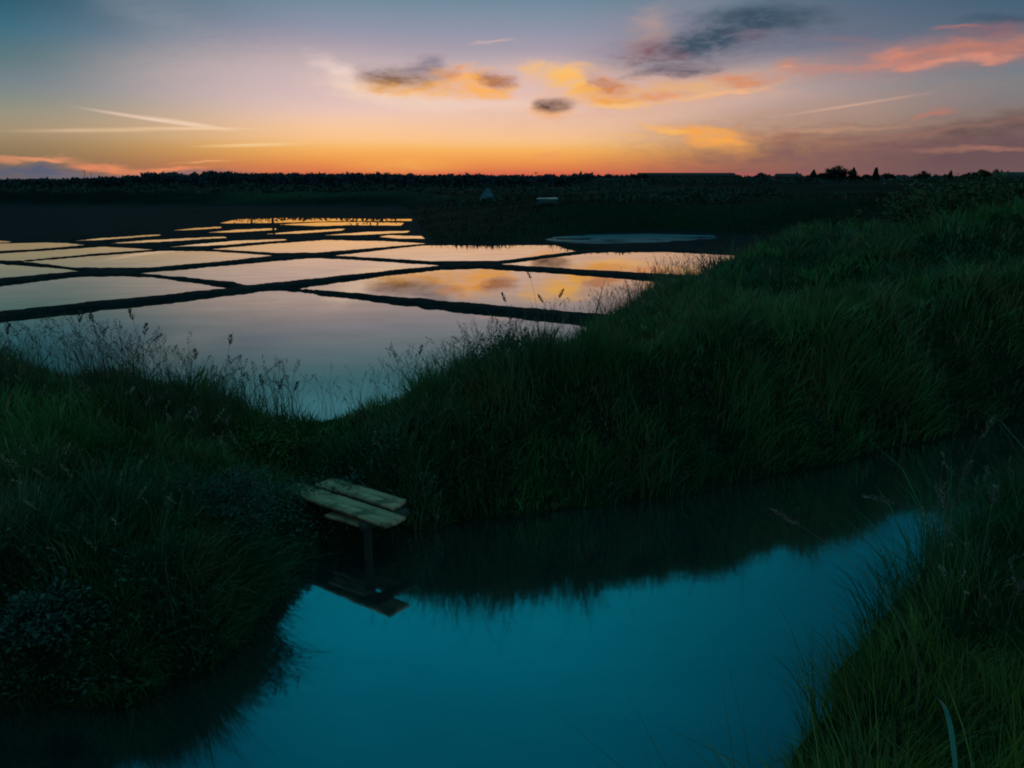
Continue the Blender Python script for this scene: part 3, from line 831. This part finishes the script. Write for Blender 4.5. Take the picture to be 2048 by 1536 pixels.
# ---------------------------------------------------------------- plank jetty
m_wood, w, b = material('weathered_wood')
tcn = w.new('ShaderNodeTexCoord')
ob = w.v('MULTIPLY', tcn.outputs['Object'], (1.5, 22.0, 22.0))
g1 = w.noise(ob, 1.0, 6, .65, dist=.6); g2 = w.noise(tcn.outputs['Object'], 5.5, 4, .6); g3 = w.noise(tcn.outputs['Object'], 26.0, 3, .7)
cw = w.ramp(g1, [(.3, (.10, .07, .045, 1)), (.5, (.36, .265, .17, 1)), (.72, (.58, .43, .30, 1))])
cw = w.mix(w.step(g2, .50, .68, 0, .8), cw, (.06, .065, .035, 1))
cw = w.mix(w.step(g3, .62, .75, 0, .6), cw, (.06, .055, .04, 1))
w.put(b.inputs['Base Color'], cw); b.inputs['Roughness'].default_value = .85; b.inputs['Specular IOR Level'].default_value = .2
bp = w.new('ShaderNodeBump'); bp.inputs['Strength'].default_value = .6; bp.inputs['Distance'].default_value = .006
w.put(bp.inputs['Height'], g1); w.put(b.inputs['Normal'], bp.outputs[0])
m_post, w, b = material('dark_wet_wood')
tcn = w.new('ShaderNodeTexCoord')
g1 = w.noise(w.v('MULTIPLY', tcn.outputs['Object'], (20, 20, 2)), 1.0, 5, .6)
w.put(b.inputs['Base Color'], w.ramp(g1, [(.3, (.012, .012, .010, 1)), (.7, (.04, .036, .03, 1))])); b.inputs['Roughness'].default_value = .8

def plank(name, a, b_, width, thick, parent, mat, origin, skew=0.0, seed=0, roll=0.0):
    """board from a to b (top centre line) with rough edges, built round its own mid point"""
    rg = np.random.default_rng(seed)
    a = np.array(a, float); b_ = np.array(b_, float); d = b_ - a; L = np.linalg.norm(d); d /= L
    s = np.array([-d[1], d[0], 0]); s /= np.linalg.norm(s); s = s * math.cos(roll) + np.array([0, 0, math.sin(roll)]); u = np.cross(d, s)
    if u[2] < 0: u = -u
    n = 22; m = 6; V_, F_ = [], []
    for i in range(n + 1):
        t = i / n
        jl = rg.normal() * .0018; jr = rg.normal() * .0018
        for j in range(m + 1):
            q = j / m - .5
            x_ = -L / 2 + L * t + (skew * q if i == n else 0) + (rg.normal() * .003 if i in (0, n) else 0)
            y_ = width * q + (jl if j == 0 else 0) + (jr if j == m else 0)
            cup = -.004 * (1 - (2 * q) ** 2) + math.sin(t * 3.1) * .004
            r_ = -.003 if j in (0, m) or i in (0, n) else 0
            V_.append((x_, y_, cup + r_))
    top = len(V_)
    V_ += [(x_, y_, z_ - thick) for x_, y_, z_ in V_[:top]]
    def id_(i, j, lay): return lay * top + i * (m + 1) + j
    for i in range(n):
        for j in range(m):
            F_.append((id_(i, j, 0), id_(i + 1, j, 0), id_(i + 1, j + 1, 0), id_(i, j + 1, 0)))
            F_.append((id_(i, j, 1), id_(i, j + 1, 1), id_(i + 1, j + 1, 1), id_(i + 1, j, 1)))
        F_.append((id_(i, 0, 0), id_(i, 0, 1), id_(i + 1, 0, 1), id_(i + 1, 0, 0)))
        F_.append((id_(i, m, 0), id_(i + 1, m, 0), id_(i + 1, m, 1), id_(i, m, 1)))
    for j in range(m):
        F_.append((id_(0, j, 0), id_(0, j + 1, 0), id_(0, j + 1, 1), id_(0, j, 1)))
        F_.append((id_(n, j, 0), id_(n, j, 1), id_(n, j + 1, 1), id_(n, j + 1, 0)))
    o = mesh_np(name, np.array(V_), np.array(F_), None, mat, parent)
    from mathutils import Matrix, Vector
    M = Matrix(((d[0], s[0], u[0]), (d[1], s[1], u[1]), (d[2], s[2], u[2])))
    o.matrix_local = Matrix.Translation(Vector(((a + b_) / 2 - np.array(origin)).tolist())) @ M.to_4x4()
    return o

org = (-1.05, 4.9, 0.0)
jet = empty('plank_jetty', org)
tag(jet, 'two pale weathered planks on a post jutting over the channel', 'jetty')
ZT = .345
def P3(px, py, z=ZT): x_, y_ = gp(px, py, z); return np.array([x_, y_, z])
# front board: corners traced on site at deck level
f0 = (P3(600, 985) + P3(588, 968)) / 2; f1 = (P3(772, 1052) + P3(811, 1030)) / 2
k0 = (P3(640, 972) + P3(668, 960)) / 2; k1 = (P3(775, 1018) + P3(819, 1001)) / 2
df = (f1 - f0) / np.linalg.norm(f1 - f0); dk = (k1 - k0) / np.linalg.norm(k1 - k0)
plank('deck_plank', f0 - df * .10, f1, .172, .026, jet, m_wood, org, seed=1, skew=.02)
plank('deck_plank', k0 - dk * .06 + [.006, .016, .004], k1 + [.006, .016, .004], .158, .026, jet, m_wood, org, seed=2, skew=-.02)
l0 = P3(655, 1029, .27); l1 = P3(728, 1050, .27)
dl = (l1 - l0) / np.linalg.norm(l1 - l0)
plank('side_board', l0 - dl * .02 + [.02, .035, 0], l1 + [.02, .035, 0], .11, .02, jet, m_wood, org, seed=3)
c0 = P3(722, 1047, .314); c1 = P3(814, 1016, .314)
plank('crossbeam', c0, c1, .05, .05, jet, m_post, org, seed=4)
def post(name, x, y, z0, z1, r, parent, mat, origin):
    V_, F_ = [], []
    n = 12
    for k in range(9):
        t = k / 8; z = z0 + (z1 - z0) * t
        for j in range(n):
            a = j / n * 2 * math.pi; q = r * (1 + .08 * math.sin(3 * a + k) + .05 * math.sin(7 * a - 2 * k)) * (1.08 - .1 * t)
            V_.append((x + q * math.cos(a) - origin[0], y + q * math.sin(a) - origin[1], z - origin[2]))
    for k in range(8):
        for j in range(n): F_.append((k * n + j, k * n + (j + 1) % n, (k + 1) * n + (j + 1) % n, (k + 1) * n + j))
    V_.append((x - origin[0], y - origin[1], z1 - origin[2])); c_ = len(V_) - 1
    T_ = [((8 * n) + j, 8 * n + (j + 1) % n, c_) for j in range(n)]
    return mesh_np(name, np.array(V_), np.array(F_), np.array(T_), mat, parent)
pw = P3(732, 1052, .25)
post('post', pw[0], pw[1] + .03, -.5, .246, .03, jet, m_post, org)
# marker post in the pans
x_, y_ = gp(546, 449, ZP)
po = post('marker_post', x_, y_, -.1, ZP + .62, .07, None, m_post, (x_, y_, 0)); po.location = (x_, y_, 0)
tag(po, 'dark stake standing in the far shallow ponds', 'post')
# ---------------------------------------------------------------- far things
def box_vf(x0, x1, y0, y1, z0, z1):
    V_ = [(x0, y0, z0), (x1, y0, z0), (x1, y1, z0), (x0, y1, z0), (x0, y0, z1), (x1, y0, z1), (x1, y1, z1), (x0, y1, z1)]
    F_ = [(0, 3, 2, 1), (4, 5, 6, 7), (0, 1, 5, 4), (1, 2, 6, 5), (2, 3, 7, 6), (3, 0, 4, 7)]
    return V_, F_
def boxes(name, lst, mat, parent=None):
    V_, F_ = [], []
    for b_ in lst:
        v, f = box_vf(*b_); i0 = len(V_); V_ += v; F_ += [tuple(i + i0 for i in q) for q in f]
    return mesh_np(name, np.array(V_, float), np.array(F_), None, mat, parent)
def flatmat(name, c_, rough=.8, ns=1.5, var=.25):
    m, w, b = material(name)
    t = w.new('ShaderNodeTexCoord'); n = w.noise(t.outputs['Object'], ns, 4, .6)
    lo = tuple(v * (1 - var) for v in c_[:3]) + (1,); hi = tuple(min(1, v * (1 + var)) for v in c_[:3]) + (1,)
    w.put(b.inputs['Base Color'], w.ramp(n, [(.3, lo), (.7, hi)])); b.inputs['Roughness'].default_value = rough
    return m
m_wall = flatmat('render_wall', (.010, .016, .022)); m_roof = flatmat('slate_roof', (.012, .018, .024)); m_pale = flatmat('pale_wall', (.03, .045, .05))
m_glass = flatmat('window_pane', (.01, .015, .02), .2); m_blue = flatmat('blue_tarpaulin', (.014, .08, .11)); m_teal = flatmat('teal_paint', (.012, .06, .075)); m_white = flatmat('pale_lid', (.38, .42, .38))
m_pole = flatmat('pole', (.03, .035, .04)); m_bark = flatmat('bark', (.03, .026, .02))

def gable(name, L, D, z0, z1, over, mat, parent):
    x = L / 2 + over; y = D / 2 + over
    V_ = [(-x, -y, z0), (x, -y, z0), (x, y, z0), (-x, y, z0), (-x + over, 0, z1), (x - over, 0, z1)]
    return mesh_np(name, np.array(V_, float), np.array([(0, 1, 5, 4), (2, 3, 4, 5), (0, 3, 2, 1)]), np.array([(1, 2, 5), (3, 0, 4)]), mat, parent)

def building(px0, px1, py_top, dist, eave_frac, depth, label, name='house', cat='house', wallm=None, nwin=3, rz=0, chim=True):
    """building spanning two bearings at a distance, its ridge at the surveyed height"""
    d0 = ray(px0, py_top); d1 = ray(px1, py_top)
    x0 = d0[0] / d0[1] * dist; x1 = d1[0] / d1[1] * dist; xc = (x0 + x1) / 2; L = x1 - x0
    zt = HC + ray((px0 + px1) / 2, py_top)[2] / ray((px0 + px1) / 2, py_top)[1] * dist
    zg = float(ground_height(np.array([xc]), np.array([float(dist)]))[0]) - .1
    H = zt - zg
    root = empty(name, (xc, dist, zg), rz); tag(root, label, cat)
    e = H * eave_frac
    boxes('wall', [(-L / 2, L / 2, -depth / 2, depth / 2, 0, e)], wallm or m_wall, root)
    rf = gable('roof', L, depth, e + .003, H, .25, m_roof, root)
    if chim: boxes('chimney', [(L * .3, L * .3 + .6, -.3, .3, H * .85, H + .5)], m_wall, rf)
    for i in range(nwin):
        wx = -L / 2 + L * (i + .7) / (nwin + .4)
        wn = boxes('window', [(wx - .5, wx + .5, -depth / 2 - .04, -depth / 2 - .003, e * .4, e * .4 + 1.1)], m_pale, root)
        boxes('pane', [(wx - .4, wx + .4, -depth / 2 - .06, -depth / 2 - .043, e * .4 + .1, e * .4 + 1.0)], m_glass, wn)
    boxes('door', [(L * .1, L * .1 + 1.0, -depth / 2 - .05, -depth / 2 - .003, 0, 2.05)], m_roof, root)
    return root
building(1276, 1466, 345.5, 300, .66, 12, 'long low dark farm shed on the horizon right of centre', 'farm_shed', 'shed', None, 5, 0, False)
building(1552, 1602, 347, 280, .55, 7, 'small house with pale wall left of the dark tree group', wallm=m_pale, nwin=2)
building(1992, 2075, 344, 260, .50, 9, 'blue grey house with dark roof at the right edge of the horizon', nwin=3)
building(1192, 1236, 357, 330, .6, 6, 'tiny pale outbuilding just left of the long farm shed', 'outbuilding', 'outbuilding', m_pale, 1, 0, False)
building(1626 + 150, 1626 + 190, 353, 300, .5, 7, 'low house between the lone cypress and the right hand trees', nwin=2)

def pole(px, py_top, dist, r, label, arms=0, name='utility_pole', cat='pole'):
    d = ray(px, py_top); x = d[0] / d[1] * dist; zt = HC + d[2] / d[1] * dist
    zg = float(ground_height(np.array([x]), np.array([float(dist)]))[0]) - .1
    root = empty(name, (x, dist, zg)); tag(root, label, cat)
    V_, F_ = [], []
    for z, q in ((0, r), (zt - zg, r * .6)):
        for j in range(6): V_.append((q * math.cos(j * 1.047), q * math.sin(j * 1.047), z))
    for j in range(6): F_.append((j, (j + 1) % 6, 6 + (j + 1) % 6, 6 + j))
    mesh_np('shaft', np.array(V_), np.array(F_), None, m_pole, root)
    if arms: boxes('crossarm', [(-.8, .8, -.06, .06, (zt - zg) * .9, (zt - zg) * .9 + .14)], m_pole, root)
pole(1072, 343, 260, .16, 'short dark pole standing up from the horizon near the centre', 1)
pole(1204, 355, 300, .10, 'thin pole beside the tiny pale outbuilding', 0)
pole(168, 339, 420, .16, 'left one of two faint thin masts at the far left horizon', 1, 'mast', 'mast')
pole(181, 342, 430, .14, 'right one of two faint thin masts at the far left horizon', 0, 'mast', 'mast')

# salt heap under a tarpaulin
def salt_heap():
    dist = 72.0; d = ray(975, 374); x = d[0] / d[1] * dist
    zg = float(ground_height(np.array([x]), np.array([dist]))[0]); zt = HC + d[2] / d[1] * dist
    H = max(.8, zt - zg); n = 20; V_, F_ = [], []
    for k in range(7):
        t = k / 6
        for j in range(n):
            a = j / n * 6.2832; q = 1.0 * (1 - t * .97) ** .9 * (1 + .05 * math.sin(5 * a))
            V_.append((q * math.cos(a), q * math.sin(a), H * t - .1))
    for k in range(6):
        for j in range(n): F_.append((k * n + j, k * n + (j + 1) % n, (k + 1) * n + (j + 1) % n, (k + 1) * n + j))
    o = mesh_np('salt_heap', np.array(V_), np.array(F_), None, m_blue); o.location = (x, dist, zg)
    tag(o, 'small blue pointed salt heap on the far bank', 'salt heap')
salt_heap()
def box_thing():
    dist = 50.0; d = ray(1095, 391); x = d[0] / d[1] * dist; zt = HC + d[2] / d[1] * dist
    zg = float(ground_height(np.array([x]), np.array([dist]))[0])
    root = empty('storage_box', (x, dist, zg)); tag(root, 'low teal box with a pale lid on the far grassy bank', 'box')
    H = max(.45, zt - zg - .14)
    boxes('body', [(-.66, .62, -.4, .4, -.05, H - .08)], m_teal, root)
    V_ = [(-.72, -.46, H - .078), (.68, -.46, H - .078), (.68, .46, H - .078), (-.72, .46, H - .078), (-.60, -.40, H - .03), (.60, -.40, H - .01), (.60, .46, H + .01), (-.60, .46, H - .02)]
    mesh_np('lid', np.array(V_), np.array([(0, 3, 2, 1), (4, 5, 6, 7), (0, 1, 5, 4), (1, 2, 6, 5), (2, 3, 7, 6), (3, 0, 4, 7)]), None, m_white, root)
box_thing()

# scrub lines across the far fields
def scrub_rows():
    P_, C_ = [], []
    for (x0, y0, x1, y1, n, hh, ww) in [(-120, 125, 20, 118, 9000, 1.3, 5), (10, 150, 130, 135, 7000, 1.0, 4), (-160, 190, 60, 205, 9000, 1.8, 7), (20, 96, 80, 84, 5000, .9, 3),
                                        (-5, 74, 45, 62, 6000, .7, 2.5), (60, 215, 220, 200, 7000, 1.3, 6), (-60, 108, -10, 104, 5000, 1.2, 3)]:
        t = rng.random(n); x = x0 + (x1 - x0) * t + rng.normal(size=n) * ww * .3; y = y0 + (y1 - y0) * t + rng.normal(size=n) * ww
        d = vnoise(x, y, 6, 3); k = d > .42; x, y, d = x[k], y[k], d[k]
        z = ground_height(x, y) + rng.random(len(x)) * hh * smooth(d, .40, .68)
        P_.append(np.stack([x, y, z], 1)); C_.append(np.array([.014, .036, .024])[None] * (.4 + 1.2 * rng.random(len(x)))[:, None])
    tag(leaf_cloud('field_scrub', np.vstack(P_), .26, np.vstack(C_), m_leaf, None, .2), 'dark low scrub in broken lines across the far fields', 'scrub', kind='stuff')
scrub_rows()

# far-off wood along the horizon
def skyline(px):                    # measured height of the wood's top on the photograph
    return np.interp(px, [-900, 0, 160, 200, 300, 420, 462, 500, 560, 600, 700, 785, 900, 1060, 1280, 1500, 1640, 1900, 2100, 3000],
                         [361, 360.5, 359.5, 358, 352, 349, 348, 350, 349, 350, 350, 350, 352, 353, 353, 354, 355, 353, 354, 354])
def wood():
    N = 170000
    px = -700 + 3500 * rng.random(N)
    d = 380 + 160 * rng.random(N) ** 1.5
    cx = (px - 1024) / FOC / (math.cos(PIT) + (768 - 352) / FOC * math.sin(PIT))
    x = cx * d
    topz = HC + (372 - skyline(px)) / FOC * 450 * .93
    bump = 0.80 + .30 * vnoise(px / 1.0, px * 0 + 3, 9, 3)
    bump = bump + .22 * (vnoise(px, px * 0 + 40, 30, 1) > .72) * vnoise(px, px * 0, 5, 2)
    zz = 1.0 + (topz - 1.0) * bump * rng.random(N) ** .8
    pts = np.stack([x, d, zz], 1)
    cc = np.array([.014, .042, .060])[None] * (.5 + rng.random(N))[:, None]  # blue of distance haze mixed into the leaf colour
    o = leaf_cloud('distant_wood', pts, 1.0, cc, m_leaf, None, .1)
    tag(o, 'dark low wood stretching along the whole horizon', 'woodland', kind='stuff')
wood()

def tree(px, py_top, dist, wpx, shape, label, seed, group=None):
    rg = np.random.default_rng(seed)
    d = ray(px, py_top); x = d[0] / d[1] * dist; zt = HC + d[2] / d[1] * dist
    zg = float(ground_height(np.array([x]), np.array([float(dist)]))[0])
    H = zt - zg; w = wpx / FOC * dist
    root = empty('tree', (x, dist, zg)); tag(root, label, 'tree', group)
    V_, F_ = [], []
    ks = [(0, 0, -.3, .22), (0, 0, H * .35, .16), (.1, 0, H * .8, .06)]
    for (a, b_, z, r) in ks:
        for j in range(7): V_.append((a + r * math.cos(j * .8976), b_ + r * math.sin(j * .8976), z))
    for k in range(2):
        for j in range(7): F_.append((7 * k + j, 7 * k + (j + 1) % 7, 7 * k + 7 + (j + 1) % 7, 7 * k + 7 + j))
    for k in range(6):              # limbs
        a = rg.random() * 6.28; z0 = H * (.25 + .4 * rg.random()); i0 = len(V_)
        for (q, zz, r) in ((0, z0, .07), (w * .6, z0 + H * .22, .02)):
            for j in range(4): V_.append((q * math.cos(a) + r * math.cos(j * 1.57), q * math.sin(a) + r * math.sin(j * 1.57), zz))
        for j in range(4): F_.append((i0 + j, i0 + (j + 1) % 4, i0 + 4 + (j + 1) % 4, i0 + 4 + j))
    mesh_np('trunk', np.array(V_), np.array(F_), None, m_bark, root)
    n = 2600
    pts = []
    if shape == 'cypress':
        t = rg.random(n) ** .8; rad = w * (1 - t) ** .55 * np.minimum(1, t * 6 + .3) * (.6 + .5 * rg.random(n)); a = rg.random(n) * 6.28
        pts = np.stack([rad * np.cos(a), rad * np.sin(a), H * (.06 + .96 * t)], 1)
    elif shape == 'conifer':
        t = rg.random(n) ** .9; rad = w * (1 - t) ** .9 * (.45 + .7 * ((t * 9) % 1)) * (.5 + .6 * rg.random(n)); a = rg.random(n) * 6.28
        pts = np.stack([rad * np.cos(a), rad * np.sin(a), H * (.12 + .9 * t)], 1)
    else:
        cl = rg.normal(size=(16, 3)) * np.array([w * .45, w * .45, H * .16]) + [0, 0, H * .62]
        cl[:, 2] = np.minimum(cl[:, 2], H * .9)
        k = rg.integers(16, size=n)
        pts = cl[k] + rg.normal(size=(n, 3)) * np.array([w * .17, w * .17, H * .07])
        pts[:, 2] = np.minimum(pts[:, 2], H * 1.03)
    cc = np.array([.008, .020, .014])[None] * (.5 + rg.random(n))[:, None]
    leaf_cloud('crown', pts, max(.22, w * .07), cc, m_leaf, root, .1)
    return root
trees = [(1628, 340, 250, 14, 'conifer', 'leftmost small pointed tree of the dark group on the right horizon'),
         (1645, 345, 252, 16, 'round', 'low round tree second from the left in the dark group'),
         (1668, 333, 245, 16, 'round', 'tall tree at the peak of the dark group on the horizon'),
         (1686, 332, 248, 18, 'round', 'broad tree at the middle of the dark group beside the peak'),
         (1708, 336, 250, 15, 'conifer', 'pointed tree on the right shoulder of the dark group'),
         (1728, 350, 255, 16, 'round', 'low round tree ending the dark group on the right'),
         (1753, 336, 250, 7, 'cypress', 'lone slim cypress standing right of the dark tree group'),
         (1780, 347, 280, 10, 'round', 'small round tree right of the lone cypress'),
         (1847, 342, 270, 15, 'round', 'rounded tree midway between the cypress and the right edge'),
         (1902, 342, 270, 10, 'conifer', 'small pointed tree on the right horizon'),
         (1945, 345, 275, 18, 'round', 'wide bushy tree near the right end of the horizon'),
         (1973, 340, 272, 12, 'round', 'tallest tree just left of the house at the right edge'),
         (1275, 348, 290, 12, 'round', 'dark tree at the left end of the long farm shed'),
         (432, 346, 400, 14, 'round', 'leftmost rounded tree on the left of the horizon'),
         (460, 344, 400, 8, 'round', 'narrow tree beside the leftmost rounded one on the horizon'),
         (502, 347, 400, 7, 'round', 'small lone tree standing up between two tree groups on the left'),
         (555, 346, 400, 16, 'round', 'broad tree in the second group on the left horizon'),
         (588, 347, 400, 9, 'round', 'small tree ending the second group on the left horizon'),
         (660, 347, 400, 9, 'round', 'small tree on the horizon below the brightest glow, left side'),
         (782, 346, 400, 12, 'round', 'rounded tree on the horizon below the brightest glow'),
         (40, 357, 420, 12, 'round', 'low tree at the far left end of the horizon')]
for i, (px, pt, dd, wp, shp, lab) in enumerate(trees):
    tree(px, pt, dd, wp, shp, lab, 300 + i)
